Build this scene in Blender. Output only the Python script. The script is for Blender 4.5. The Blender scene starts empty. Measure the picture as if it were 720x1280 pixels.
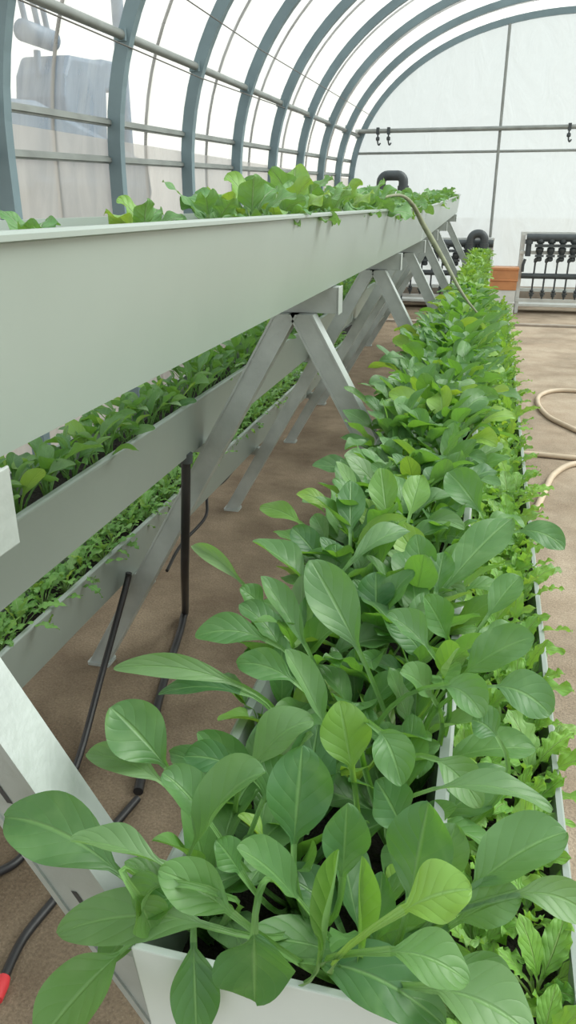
import bpy, math
import numpy as np
from mathutils import Vector, Matrix

SC = bpy.context.scene
COL = SC.collection
PI = math.pi
rng = np.random.default_rng(11)
H = 1.55                                   # camera height
F = 950.0                                  # focal length in pixels of the 720x1280 frame
ROT = np.array([[0.96934748, 0.09161921, -0.22797233],
                [0.24569128, -0.36570202, 0.89771813],
                [-0.00112171, -0.92621162, -0.37700237]])   # rows: world x, y, z in camera (right, down, forward)


def ray(u, v): return ROT @ np.array([u - 360.0, v - 640.0, F])
def onz(u, v, z):
    r = ray(u, v); r = r * (z - H) / r[2]; r[2] += H; return r
def ony(u, v, y):
    r = ray(u, v); r = r * y / r[1]; r[2] += H; return r
def nrm(a):
    a = np.asarray(a, float); n = np.linalg.norm(a); return a / n if n > 1e-9 else a


# ------------------------------------------------------------------ materials
def mat(name, col, rough=0.5, metal=0.0, var=0.0, scale=6.0, bump=0.0, bscale=40.0, spec=0.5, col2=None):
    m = bpy.data.materials.new(name); m.use_nodes = True
    nt = m.node_tree; b = nt.nodes['Principled BSDF']
    b.inputs['Roughness'].default_value = rough
    b.inputs['Metallic'].default_value = metal
    b.inputs['Specular IOR Level'].default_value = spec
    tc = nt.nodes.new('ShaderNodeTexCoord')
    if var or col2:
        n = nt.nodes.new('ShaderNodeTexNoise'); n.inputs['Scale'].default_value = scale; n.inputs['Detail'].default_value = 6
        nt.links.new(tc.outputs['Object'], n.inputs['Vector'])
        r = nt.nodes.new('ShaderNodeValToRGB')
        r.color_ramp.elements[0].position = 0.33; r.color_ramp.elements[1].position = 0.67
        c2 = col2 or tuple(c * (1 + var) for c in col)
        c1 = col if col2 else tuple(c * (1 - var) for c in col)
        r.color_ramp.elements[0].color = (*c1, 1); r.color_ramp.elements[1].color = (*c2, 1)
        nt.links.new(n.outputs['Fac'], r.inputs['Fac']); nt.links.new(r.outputs['Color'], b.inputs['Base Color'])
    else:
        b.inputs['Base Color'].default_value = (*col, 1)
    if bump:
        n2 = nt.nodes.new('ShaderNodeTexNoise'); n2.inputs['Scale'].default_value = bscale; n2.inputs['Detail'].default_value = 4
        nt.links.new(tc.outputs['Object'], n2.inputs['Vector'])
        bp = nt.nodes.new('ShaderNodeBump'); bp.inputs['Strength'].default_value = bump; bp.inputs['Distance'].default_value = 0.02
        nt.links.new(n2.outputs['Fac'], bp.inputs['Height']); nt.links.new(bp.outputs['Normal'], b.inputs['Normal'])
    return m


def film_mat(name, tint, transp, wrinkle=0.35, opaque=0.15):
    m = bpy.data.materials.new(name); m.use_nodes = True
    nt = m.node_tree; nt.nodes.clear(); N = nt.nodes.new; L = nt.links.new
    out = N('ShaderNodeOutputMaterial')
    tr = N('ShaderNodeBsdfTransparent'); tr.inputs['Color'].default_value = (*tint, 1)
    tl = N('ShaderNodeBsdfTranslucent'); tl.inputs['Color'].default_value = (*tint, 1)
    df = N('ShaderNodeBsdfDiffuse'); df.inputs['Color'].default_value = (*tint, 1)
    gl = N('ShaderNodeBsdfGlossy'); gl.inputs['Roughness'].default_value = 0.25
    tc = N('ShaderNodeTexCoord'); mp = N('ShaderNodeMapping'); mp.inputs['Scale'].default_value = (1.0, 1.6, 0.5)
    mp.inputs['Rotation'].default_value = (0.6, 0, 0)
    nz = N('ShaderNodeTexNoise'); nz.inputs['Scale'].default_value = 3.0; nz.inputs['Detail'].default_value = 5; nz.inputs['Distortion'].default_value = 1.2
    L(tc.outputs['Object'], mp.inputs['Vector']); L(mp.outputs['Vector'], nz.inputs['Vector'])
    bp = N('ShaderNodeBump'); bp.inputs['Strength'].default_value = wrinkle; bp.inputs['Distance'].default_value = 0.06
    L(nz.outputs['Fac'], bp.inputs['Height'])
    for s in (tl, df, gl): L(bp.outputs['Normal'], s.inputs['Normal'])
    rp = N('ShaderNodeMapRange'); rp.inputs['From Min'].default_value = 0.3; rp.inputs['From Max'].default_value = 0.7
    rp.inputs['To Min'].default_value = max(0, transp - 0.1); rp.inputs['To Max'].default_value = transp + 0.1
    L(nz.outputs['Fac'], rp.inputs['Value'])
    m1 = N('ShaderNodeMixShader'); m1.inputs['Fac'].default_value = opaque
    L(tl.outputs['BSDF'], m1.inputs[1]); L(df.outputs['BSDF'], m1.inputs[2])
    m2 = N('ShaderNodeMixShader'); L(rp.outputs['Result'], m2.inputs['Fac'])
    L(m1.outputs['Shader'], m2.inputs[1]); L(tr.outputs['BSDF'], m2.inputs[2])
    m3 = N('ShaderNodeMixShader'); m3.inputs['Fac'].default_value = 0.04
    L(m2.outputs['Shader'], m3.inputs[1]); L(gl.outputs['BSDF'], m3.inputs[2])
    L(m3.outputs['Shader'], out.inputs['Surface'])
    return m


def leaf_mat(name, dark, light, trans, vein, rough=0.42, tfac=0.30, bump=0.42, veins=5.5):
    """Green leaf: pigment varies per leaf (colour attribute), pale midrib and side veins from the leaf's own UVs."""
    m = bpy.data.materials.new(name); m.use_nodes = True
    nt = m.node_tree; nt.nodes.clear(); N = nt.nodes.new; L = nt.links.new
    def math_(op, a, b=None, c=None):
        n = N('ShaderNodeMath'); n.operation = op
        for i, v in enumerate((a, b, c)):
            if v is None: continue
            if isinstance(v, (int, float)): n.inputs[i].default_value = v
            else: L(v, n.inputs[i])
        return n.outputs[0]
    def mixc(f, a, b):
        n = N('ShaderNodeMix'); n.data_type = 'RGBA'
        if isinstance(f, (int, float)): n.inputs[0].default_value = f
        else: L(f, n.inputs[0])
        for i, v in ((6, a), (7, b)):
            if isinstance(v, tuple): n.inputs[i].default_value = (*v, 1)
            else: L(v, n.inputs[i])
        return n.outputs[2]
    uv = N('ShaderNodeUVMap'); uv.uv_map = 'leaf'
    sp = N('ShaderNodeSeparateXYZ'); L(uv.outputs['UV'], sp.inputs[0])
    au = math_('ABSOLUTE', math_('SUBTRACT', sp.outputs['X'], 0.5))          # 0 midrib .. 0.5 edge
    v = sp.outputs['Y']
    at = N('ShaderNodeAttribute'); at.attribute_name = 'tint'
    sa = N('ShaderNodeSeparateColor'); L(at.outputs['Color'], sa.inputs[0])
    tc = N('ShaderNodeTexCoord')
    nz = N('ShaderNodeTexNoise'); nz.inputs['Scale'].default_value = 22; nz.inputs['Detail'].default_value = 3
    L(tc.outputs['Object'], nz.inputs['Vector'])
    base = mixc(math_('ADD', math_('MULTIPLY', sa.outputs[0], 0.8), math_('MULTIPLY', math_('SUBTRACT', nz.outputs['Fac'], 0.5), 0.6)), dark, light)
    base = mixc(sa.outputs[1], base, (0.27, 0.48, 0.06))                      # yellowing
    base = mixc(sa.outputs[2], base, (0.26, 0.38, 0.20))
    n2 = N('ShaderNodeTexNoise'); n2.inputs['Scale'].default_value = 34; n2.inputs['Detail'].default_value = 2; n2.inputs['Distortion'].default_value = 0.8
    L(tc.outputs['Object'], n2.inputs['Vector'])
    pr = N('ShaderNodeMapRange'); pr.inputs['From Min'].default_value = 0.5; pr.inputs['From Max'].default_value = 0.78; pr.inputs['To Max'].default_value = 0.4; L(n2.outputs['Fac'], pr.inputs['Value'])
    base = mixc(pr.outputs['Result'], base, (0.20, 0.34, 0.14))
    geo = N('ShaderNodeNewGeometry')
    base = mixc(math_('MULTIPLY', geo.outputs['Backfacing'], 0.45), base, (0.20, 0.34, 0.16))                      # pale, felted
    # midrib: thin on the blade, whole petiole (v < 0)
    mid = N('ShaderNodeMapRange'); mid.inputs['From Min'].default_value = 0.012; mid.inputs['From Max'].default_value = 0.04
    mid.inputs['To Min'].default_value = 1; mid.inputs['To Max'].default_value = 0; L(au, mid.inputs['Value'])
    pet = math_('LESS_THAN', v, 0.0)
    lat = math_('ABSOLUTE', math_('SINE', math_('MULTIPLY', math_('SUBTRACT', v, math_('MULTIPLY', au, 0.75)), PI * veins)))
    lv = N('ShaderNodeMapRange'); lv.inputs['From Min'].default_value = 0.0; lv.inputs['From Max'].default_value = 0.16
    lv.inputs['To Min'].default_value = 0.16; lv.inputs['To Max'].default_value = 0; L(lat, lv.inputs['Value'])
    vf = math_('MAXIMUM', math_('MAXIMUM', math_('MULTIPLY', mid.outputs['Result'], 0.6), lv.outputs['Result']), math_('MULTIPLY', pet, 0.75))
    colr = mixc(vf, base, vein)
    bp = N('ShaderNodeBump'); bp.inputs['Strength'].default_value = bump; bp.inputs['Distance'].default_value = 0.004
    hgt = math_('ADD', math_('MULTIPLY', math_('POWER', lat, 0.4), 0.28), math_('MULTIPLY', nz.outputs['Fac'], 1.1))
    L(math_('SUBTRACT', hgt, math_('MULTIPLY', mid.outputs['Result'], 0.8)), bp.inputs['Height'])
    pb = N('ShaderNodeBsdfPrincipled'); L(colr, pb.inputs['Base Color']); pb.inputs['Roughness'].default_value = rough
    pb.inputs['Specular IOR Level'].default_value = 0.5; L(bp.outputs['Normal'], pb.inputs['Normal'])
    tb = N('ShaderNodeBsdfTranslucent')
    L(mixc(sa.outputs[1], mixc(vf, trans, tuple(0.6 * c for c in trans)), (0.55, 0.75, 0.05)), tb.inputs['Color'])
    L(bp.outputs['Normal'], tb.inputs['Normal'])
    mx = N('ShaderNodeMixShader'); mx.inputs['Fac'].default_value = tfac
    L(pb.outputs['BSDF'], mx.inputs[1]); L(tb.outputs['BSDF'], mx.inputs[2])
    o = N('ShaderNodeOutputMaterial'); L(mx.outputs['Shader'], o.inputs['Surface'])
    return m


M = {}
M['steel'] = mat('galvanised_steel', (0.40, 0.44, 0.425), 0.42, 0.25, 0.14, 9.0, 0.08, 60)
M['slot'] = mat('slot_dark', (0.05, 0.05, 0.05), 0.8)
M['rib'] = mat('rib_steel', (0.17, 0.24, 0.27), 0.45, 0.2, 0.12, 3.0)
M['pipe'] = mat('galvanised_pipe', (0.26, 0.28, 0.27), 0.45, 0.3, 0.15, 5.0)
M['wire'] = mat('wire_steel', (0.14, 0.13, 0.12), 0.5, 0.3)
M['trough'] = mat('shaded_white_trough_plastic', (0.265, 0.31, 0.285), 0.30, 0, 0.05, 2.2, 0.05, 5, 0.5)  # white plastic, base colour darkened for the shade on the trough sides
M['trough_end_lit'] = mat('lit_trough_end_plastic', (0.56, 0.62, 0.60), 0.4, 0, 0.04, 4)  # same white plastic for the end caps, painted paler as the brighter-lit faces
M['soil'] = mat('dark_potting_mix', (0.018, 0.014, 0.011), 0.95, 0, 0.5, 60, 0.9, 90)
M['black'] = mat('black_polythene', (0.016, 0.016, 0.018), 0.4, 0, 0.3, 12)
M['blackp'] = mat('black_pvc', (0.05, 0.062, 0.068), 0.45, 0, 0.2, 8)
M['white'] = mat('white_painted_steel', (0.62, 0.64, 0.62), 0.4, 0, 0.08, 7)
M['red'] = mat('red_plastic', (0.62, 0.04, 0.05), 0.4)
M['orange'] = mat('orange_plastic', (0.50, 0.22, 0.09), 0.45, 0, 0.1, 8)
M['hose'] = mat('beige_hose_rubber', (0.50, 0.40, 0.29), 0.5, 0, 0.1, 10)
M['machine'] = mat('blue_grey_machine_paint', (0.07, 0.12, 0.19), 0.5, 0, 0.15, 3)
M['tyre'] = mat('tyre_rubber', (0.04, 0.05, 0.06), 0.8)
M['stalk'] = mat('dry_olive_stalk', (0.20, 0.22, 0.14), 0.7, 0, 0.2, 30)
M['concrete'] = mat('pale_concrete', (0.34, 0.29, 0.24), 0.85, 0, 0.15, 7, 0.2, 40)
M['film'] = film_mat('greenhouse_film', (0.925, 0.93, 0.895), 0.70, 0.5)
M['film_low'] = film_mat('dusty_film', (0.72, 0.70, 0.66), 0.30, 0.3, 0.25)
M['film_end'] = film_mat('end_wall_film', (0.63, 0.685, 0.70), 0.12, 0.15, 0.15)
M['spinach'] = leaf_mat('spoon_leaf_green', (0.034, 0.120, 0.042), (0.100, 0.245, 0.066), (0.22, 0.52, 0.04), (0.20, 0.38, 0.13))
M['lettuce'] = leaf_mat('pale_lettuce_green', (0.10, 0.28, 0.04), (0.23, 0.46, 0.07), (0.36, 0.66, 0.06), (0.38, 0.54, 0.20), 0.5, 0.35, 0.8, 6)
M['kale'] = leaf_mat('blue_green_leaf', (0.06, 0.19, 0.06), (0.19, 0.37, 0.13), (0.22, 0.45, 0.06), (0.40, 0.52, 0.32), 0.5, 0.28, 0.8, 5)
M['mizuna'] = leaf_mat('feathery_leaf_green', (0.09, 0.26, 0.05), (0.20, 0.42, 0.09), (0.30, 0.55, 0.08), (0.42, 0.58, 0.28), 0.5, 0.3, 0.4, 5)


def ground_mat():
    m = bpy.data.materials.new('sandy_soil'); m.use_nodes = True
    nt = m.node_tree; b = nt.nodes['Principled BSDF']; N = nt.nodes.new; L = nt.links.new
    tc = N('ShaderNodeTexCoord')
    def noise(s, d=6, r=0.6):
        n = N('ShaderNodeTexNoise'); n.inputs['Scale'].default_value = s; n.inputs['Detail'].default_value = d; n.inputs['Roughness'].default_value = r
        L(tc.outputs['Object'], n.inputs['Vector']); return n
    def ramp(n, p0, c0, p1, c1):
        r = N('ShaderNodeValToRGB'); e = r.color_ramp.elements
        e[0].position = p0; e[0].color = (*c0, 1); e[1].position = p1; e[1].color = (*c1, 1)
        L(n, r.inputs['Fac']); return r.outputs['Color']
    def mix(f, a, bb, mode='MIX'):
        n = N('ShaderNodeMix'); n.data_type = 'RGBA'; n.blend_type = mode
        if isinstance(f, float): n.inputs[0].default_value = f
        else: L(f, n.inputs[0])
        L(a, n.inputs[6]); L(bb, n.inputs[7]); return n.outputs[2]
    # reddish soil under the rack, paler trodden sand on the walkway
    sx = N('ShaderNodeSeparateXYZ'); L(tc.outputs['Object'], sx.inputs[0])
    nw = noise(1.5, 4)
    ad = N('ShaderNodeMath'); ad.operation = 'MULTIPLY_ADD'; ad.inputs[1].default_value = 0.5; L(nw.outputs['Fac'], ad.inputs[0]); L(sx.outputs['X'], ad.inputs[2])
    walk = N('ShaderNodeMapRange'); walk.inputs['From Min'].default_value = 0.1; walk.inputs['From Max'].default_value = 0.7; L(ad.outputs[0], walk.inputs['Value'])
    red = ramp(noise(3.5).outputs['Fac'], 0.3, (0.18, 0.138, 0.10), 0.7, (0.31, 0.25, 0.185))
    pale = ramp(noise(2.6).outputs['Fac'], 0.3, (0.36, 0.285, 0.22), 0.7, (0.50, 0.425, 0.345))
    c = mix(walk.outputs['Result'], red, pale)
    damp = ramp(noise(0.9, 5, 0.65).outputs['Fac'], 0.38, (0.62, 0.60, 0.57), 0.56, (1.05, 1.04, 1.02))
    c = mix(0.8, c, damp, 'MULTIPLY')
    grit = noise(130, 4, 0.7)
    gm = ramp(grit.outputs['Fac'], 0.34, (0.62, 0.61, 0.59), 0.66, (1.16, 1.14, 1.1))
    c = mix(0.85, c, gm, 'MULTIPLY')
    vor = N('ShaderNodeTexVoronoi'); vor.inputs['Scale'].default_value = 110; L(tc.outputs['Object'], vor.inputs['Vector'])
    peb = ramp(vor.outputs['Distance'], 0.06, (1, 1, 1), 0.16, (0, 0, 0))
    pm = N('ShaderNodeMath'); pm.operation = 'MULTIPLY'; L(peb, pm.inputs[0]); pm.inputs[1].default_value = 0.35
    w = N('ShaderNodeRGB'); w.outputs[0].default_value = (0.5, 0.43, 0.35, 1)
    c = mix(pm.outputs[0], c, w.outputs[0])
    L(c, b.inputs['Base Color']); b.inputs['Roughness'].default_value = 0.95; b.inputs['Specular IOR Level'].default_value = 0.15
    bp = N('ShaderNodeBump'); bp.inputs['Strength'].default_value = 0.7; bp.inputs['Distance'].default_value = 0.02
    s = N('ShaderNodeMath'); s.operation = 'MULTIPLY_ADD'; s.inputs[1].default_value = 0.35
    L(grit.outputs['Fac'], s.inputs[0]); L(noise(9, 6).outputs['Fac'], s.inputs[2]); L(s.outputs[0], bp.inputs['Height']); L(bp.outputs['Normal'], b.inputs['Normal'])
    return m
M['ground'] = ground_mat()


# ------------------------------------------------------------------ mesh helpers
class MB:
    def __init__(s): s.v = []; s.f = []; s.m = []; s.sm = []
    def add(s, vs, fs, mi=0, smooth=False):
        o = len(s.v); s.v += [tuple(map(float, p)) for p in vs]
        for f in fs: s.f.append(tuple(i + o for i in f)); s.m.append(mi); s.sm.append(smooth)
    def box(s, x0, x1, y0, y1, z0, z1, mi=0, bev=0.0):
        if bev:
            b = min(bev, (x1-x0)/2.2, (y1-y0)/2.2, (z1-z0)/2.2)
            s.prism([(x0+b, y0), (x1-b, y0), (x1, y0+b), (x1, y1-b), (x1-b, y1), (x0+b, y1), (x0, y1-b), (x0, y0+b)], z0, z1, mi)
            return
        p = [(x0, y0, z0), (x1, y0, z0), (x1, y1, z0), (x0, y1, z0), (x0, y0, z1), (x1, y0, z1), (x1, y1, z1), (x0, y1, z1)]
        s.add(p, [(0, 3, 2, 1), (4, 5, 6, 7), (0, 1, 5, 4), (1, 2, 6, 5), (2, 3, 7, 6), (3, 0, 4, 7)], mi)
    def prism(s, poly, z0, z1, mi=0, axis='z'):
        n = len(poly)
        def P(a, b, c): return {'z': (a, b, c), 'y': (a, c, b), 'x': (c, a, b)}[axis]
        s.add([P(a, b, z0) for a, b in poly] + [P(a, b, z1) for a, b in poly],
              [tuple(range(n))[::-1], tuple(range(n, 2 * n))] + [(i, (i + 1) % n, n + (i + 1) % n, n + i) for i in range(n)], mi)
    def tube(s, pts, r, n=10, mi=0, caps=True, closed=False):
        pts = [np.array(p, float) for p in pts]; k = len(pts)
        rr = r if hasattr(r, '__len__') else [r] * k
        T = []
        for i in range(k):
            a = pts[(i - 1) % k] if (closed or i > 0) else pts[i]; b = pts[(i + 1) % k] if (closed or i < k - 1) else pts[i]
            T.append(nrm(b - a))
        u = np.cross(T[0], (0, 0, 1)); u = nrm(u) if np.linalg.norm(u) > 1e-3 else np.array([1., 0, 0])
        vs = []
        for i in range(k):
            u = nrm(u - T[i] * np.dot(u, T[i])); w = np.cross(T[i], u)
            for j in range(n):
                a = 2 * PI * j / n; vs.append(pts[i] + rr[i] * (u * math.cos(a) + w * math.sin(a)))
        fs = [(i * n + j, i * n + (j + 1) % n, ((i + 1) % k) * n + (j + 1) % n, ((i + 1) % k) * n + j) for i in range(k if closed else k - 1) for j in range(n)]
        s.add(vs, fs, mi, True)
        if caps and not closed:
            s.add([vs[j] for j in range(n)], [tuple(range(n))[::-1]], mi); s.add([vs[(k - 1) * n + j] for j in range(n)], [tuple(range(n))], mi)
    def lathe(s, prof, o=(0, 0, 0), n=20, mi=0, axis='z'):
        vs = []
        for r, z in prof:
            for j in range(n):
                a = 2 * PI * j / n; x, y = r * math.cos(a), r * math.sin(a)
                vs.append({'z': (o[0] + x, o[1] + y, o[2] + z), 'y': (o[0] + x, o[1] + z, o[2] + y), 'x': (o[0] + z, o[1] + x, o[2] + y)}[axis])
        k = len(prof)
        s.add(vs, [(i * n + j, i * n + (j + 1) % n, (i + 1) * n + (j + 1) % n, (i + 1) * n + j) for i in range(k - 1) for j in range(n)], mi, True)
        for i in (0, k - 1): s.add([vs[i * n + j] for j in range(n)], [tuple(range(n))], mi)
    def build(s, name, mats, parent=None, bevel=0.0, loc=None):
        me = bpy.data.meshes.new(name); me.from_pydata(s.v, [], s.f)
        for m in (mats if isinstance(mats, (list, tuple)) else [mats]): me.materials.append(m)
        me.polygons.foreach_set('material_index', s.m); me.polygons.foreach_set('use_smooth', s.sm); me.update()
        o = bpy.data.objects.new(name, me); COL.objects.link(o)
        if parent is not None: o.parent = parent
        if loc is not None: o.location = loc
        if bevel:
            b = o.modifiers.new('bevel', 'BEVEL'); b.width = bevel; b.segments = 2; b.limit_method = 'ANGLE'
        return o


def smooth_path(pts, n=8):
    pts = [np.array(p, float) for p in pts]; out = []
    for i in range(len(pts) - 1):
        p0 = pts[max(i - 1, 0)]; p1 = pts[i]; p2 = pts[i + 1]; p3 = pts[min(i + 2, len(pts) - 1)]
        for t in np.linspace(0, 1, n, endpoint=False):
            out.append(0.5 * ((2 * p1) + (-p0 + p2) * t + (2 * p0 - 5 * p1 + 4 * p2 - p3) * t * t + (-p0 + 3 * p1 - 3 * p2 + p3) * t ** 3))
    out.append(pts[-1]); return out


def tag(o, label=None, cat=None, group=None, kind=None):
    if label: o['label'] = label
    if cat: o['category'] = cat
    if group: o['group'] = group
    if kind: o['kind'] = kind
    return o
def empty(name, label, cat, loc=(0, 0, 0), group=None):
    o = bpy.data.objects.new(name, None); COL.objects.link(o); o.location = loc; o.empty_display_size = 0.1
    return tag(o, label, cat, group)
def struct(o): o['kind'] = 'structure'; return o
ORD = ['first', 'second', 'third', 'fourth', 'fifth', 'sixth', 'seventh', 'eighth', 'ninth', 'tenth', 'eleventh', 'twelfth', 'thirteenth',
       'fourteenth', 'fifteenth', 'sixteenth', 'seventeenth', 'eighteenth', 'nineteenth', 'twentieth']

# ------------------------------------------------------------------ greenhouse shell
YW = 13.5                                   # end wall
def rise(y): return max(0.0, y - 4.9) * 0.024   # the far half of the rack stands a little higher
XC, HW, ZB, HT, EXP = 1.0, 3.4, 1.75, 2.42, 2.15
def arch(off=0.0, n=56):
    pts = [(XC - HW + off, z) for z in np.linspace(0, ZB, 5)[:-1]]
    for a in np.linspace(0, PI, n):
        c, s_ = math.cos(a), math.sin(a)
        pts.append((XC - (HW - off) * abs(c) ** (2 / EXP) * (1 if c > 0 else -1), ZB + (HT - off) * abs(s_) ** (2 / EXP)))
    pts += [(XC + HW - off, z) for z in np.linspace(ZB, 0, 5)[1:]]
    return pts

g = MB(); g.add([(-60, -20, 0), (60, -20, 0), (60, 90, 0), (-60, 90, 0)], [(0, 1, 2, 3)])
struct(g.build('floor', M['ground']))

def sheet(name, prof, y0, y1, m, ny=24):
    s = MB(); ys = np.linspace(y0, y1, ny); k = len(prof)
    s.add([(x, y, z) for y in ys for x, z in prof], [(i * k + j, i * k + j + 1, (i + 1) * k + j + 1, (i + 1) * k + j) for i in range(ny - 1) for j in range(k - 1)], 0, True)
    return struct(s.build(name, m))
A0 = arch(0.0)
left = [p for p in A0 if p[0] < XC and p[1] <= 2.05]
right = [p for p in A0 if p[0] > XC and p[1] <= 2.05]
roof = [left[-1]] + [p for p in A0 if p[1] > 2.05] + [right[0]]
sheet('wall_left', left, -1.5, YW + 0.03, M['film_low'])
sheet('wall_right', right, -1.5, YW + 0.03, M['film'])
sheet('ceiling', roof, -1.5, YW + 0.03, M['film'])
w = MB(); w.add([(x, YW + 0.03, z) for x, z in A0], [tuple(range(len(A0)))])
struct(w.build('wall_back', M['film_end']))

def sweep_arch(name, off, wy, wr, y, m):
    o_, i_ = arch(off), arch(off + wr); k = len(o_); s = MB()
    s.add([(x, y - wy / 2, z) for x, z in o_] + [(x, y - wy / 2, z) for x, z in i_] + [(x, y + wy / 2, z) for x, z in i_] + [(x, y + wy / 2, z) for x, z in o_],
          [(r * k + j, r * k + j + 1, ((r + 1) % 4) * k + j + 1, ((r + 1) % 4) * k + j) for r in range(4) for j in range(k - 1)] + [(0, k, 2 * k, 3 * k), (k - 1, 4 * k - 1, 3 * k - 1, 2 * k - 1)], 0, False)
    return s.build(name, m)
RIBY = [3.62 + 1.235 * i for i in range(8)] + [YW - 0.04]
for i, y in enumerate(RIBY):
    o = sweep_arch('arch_rib', 0.012, 0.062, 0.085, y, M['rib'])
    if i == 8: tag(o, 'grey arch rib framing the white end wall of the greenhouse', 'arch rib', 'greenhouse arch ribs')
    else: tag(o, 'blue-grey curved arch rib under the film, %s counted from the left edge of the photo' % ORD[i], 'arch rib', 'greenhouse arch ribs')
for i in range(8):
    y = RIBY[i] + 0.6
    prof = arch(-0.014); s = MB(); s.tube([(x, y, z) for x, z in prof], 0.011, 6)
    tag(s.build('film_hoop', M['wire']), 'thin dark hoop outside the film between the %s and %s arch ribs' % (ORD[i], ORD[i + 1]), 'hoop', 'thin hoops over the film')

def pipe_thing(name, pts, r, m, label, cat, group=None, n=10):
    s = MB(); s.tube(pts, r, n); return tag(s.build(name, m), label, cat, group)
# purlin under the ribs with a clamp at each rib
pu = empty('purlin_pipe', 'long round grey pipe running under the arch ribs along the left side', 'pipe', (0, 0, 0))
XP, ZP = -2.235, 2.465
def purz(y): return ZP + 0.008 * (y - 4.3)
s = MB(); s.tube([(XP, 1.0, purz(1)), (XP, YW - 0.1, purz(YW))], 0.027, 12); s.build('pipe', M['pipe'], pu)
for y in RIBY:
    s = MB(); z = purz(y)
    s.box(XP - 0.05, XP + 0.032, y - 0.045, y + 0.045, z - 0.032, z + 0.032, 0, 0.008)
    s.tube([(XP, y + 0.03, z - 0.02), (XP + 0.01, y + 0.03, z - 0.075)], 0.008, 6)
    s.box(XP - 0.012, XP + 0.024, y + 0.02, y + 0.075, z - 0.012, z + 0.075)
    s.build('clamp', M['rib'], pu)
for z0, nm, lab in ((2.0, 'film_rail', 'upper grey film-locking rail along the left wall between the ribs'), (1.79, 'film_rail', 'lower grey film-locking rail along the left wall just above the beige skirt')):
    s = MB(); zz = lambda y: z0 + 0.019 * (y - 4.3)
    xa = XC - HW + 0.002 if z0 < 1.9 else XC - HW + 0.02
    for (dx, hz) in ((0.0, 0.022), (0.014, 0.012)):
        s.add([(xa + dx, 1, zz(1) - hz), (xa + 0.02 + dx, 1, zz(1) - hz), (xa + 0.02 + dx, 1, zz(1) + hz), (xa + dx, 1, zz(1) + hz)] + [(xa + dx, YW, zz(YW) - hz), (xa + 0.02 + dx, YW, zz(YW) - hz), (xa + 0.02 + dx, YW, zz(YW) + hz), (xa + dx, YW, zz(YW) + hz)],
              [(0, 1, 5, 4), (1, 2, 6, 5), (2, 3, 7, 6), (3, 0, 4, 7), (3, 2, 1, 0), (4, 5, 6, 7)])
    tag(s.build(nm, M['pipe']), lab, 'rail', 'film rails')
pipe_thing('guide_wire', [(-2.2, 1.0, 2.42), (-2.19, 6.0, 2.40), (-2.2, 13.4, 2.55)], 0.004, M['wire'], 'thin wire strung just below the round side pipe', 'wire', None, 6)
pipe_thing('guide_wire', [(-2.0, 1.5, 2.76), (-2.0, 7, 2.72), (-2.0, 13.4, 2.8)], 0.004, M['wire'], 'thin wire strung above the round side pipe near the ribs', 'wire', None, 6)
# end wall rails and pole
pipe_thing('end_wall_rail', [(-2.28, YW - 0.1, 2.60), (4.35, YW - 0.1, 2.60)], 0.034, M['pipe'], 'thicker upper horizontal grey rail across the white end wall', 'rail', 'end wall rails')
pipe_thing('end_wall_rail', [(-2.33, YW - 0.03, 2.285), (4.38, YW - 0.03, 2.285)], 0.02, M['pipe'], 'thinner lower horizontal grey rail across the white end wall', 'rail', 'end wall rails')
pipe_thing('end_wall_pole', [(-0.04, YW - 0.05, 0.0), (-0.04, YW - 0.05, 4.0)], 0.022, M['pipe'], 'thin upright grey pole in front of the white end wall', 'pole')
for x, lab in ((-1.92, 'small dark hook hanging from the end wall rail, nearest the left rib'), (-1.75, 'small dark hook hanging from the end wall rail, second from the left rib'), (0.97, 'small dark hook hanging from the end wall rail at right edge of photo')):
    s = MB(); s.tube(smooth_path([(x, YW - 0.1, 2.57), (x, YW - 0.1, 2.45), (x + 0.02, YW - 0.1, 2.40), (x + 0.045, YW - 0.1, 2.43)], 5), 0.012, 8)
    s.box(x - 0.022, x + 0.022, YW - 0.145, YW - 0.06, 2.55, 2.65); s.lathe([(0.0, 0.0), (0.03, 0.02), (0.03, 0.06), (0.0, 0.08)], (x, YW - 0.1, 2.45), 10)
    tag(s.build('rail_hook', M['blackp']), lab, 'hook', 'hooks on the end wall rail')

# ------------------------------------------------------------------ the rack: A-frames and troughs
STY = [0.53, 2.165, 3.70, 5.0, 6.1, 7.25, 8.95]
TAP = 0.022
# name: right rim x, rim z, width, face height
TR = {'top': (-0.39, 1.528, 0.235, 0.19), 'mid': (-0.797, 1.02, 0.148, 0.17), 'low': (-1.095, 0.51, 0.17, 0.17),
      'front': (0.0, 1.0, 0.226, 0.17), 'side': (0.216, 0.51, 0.215, 0.17)}

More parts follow.
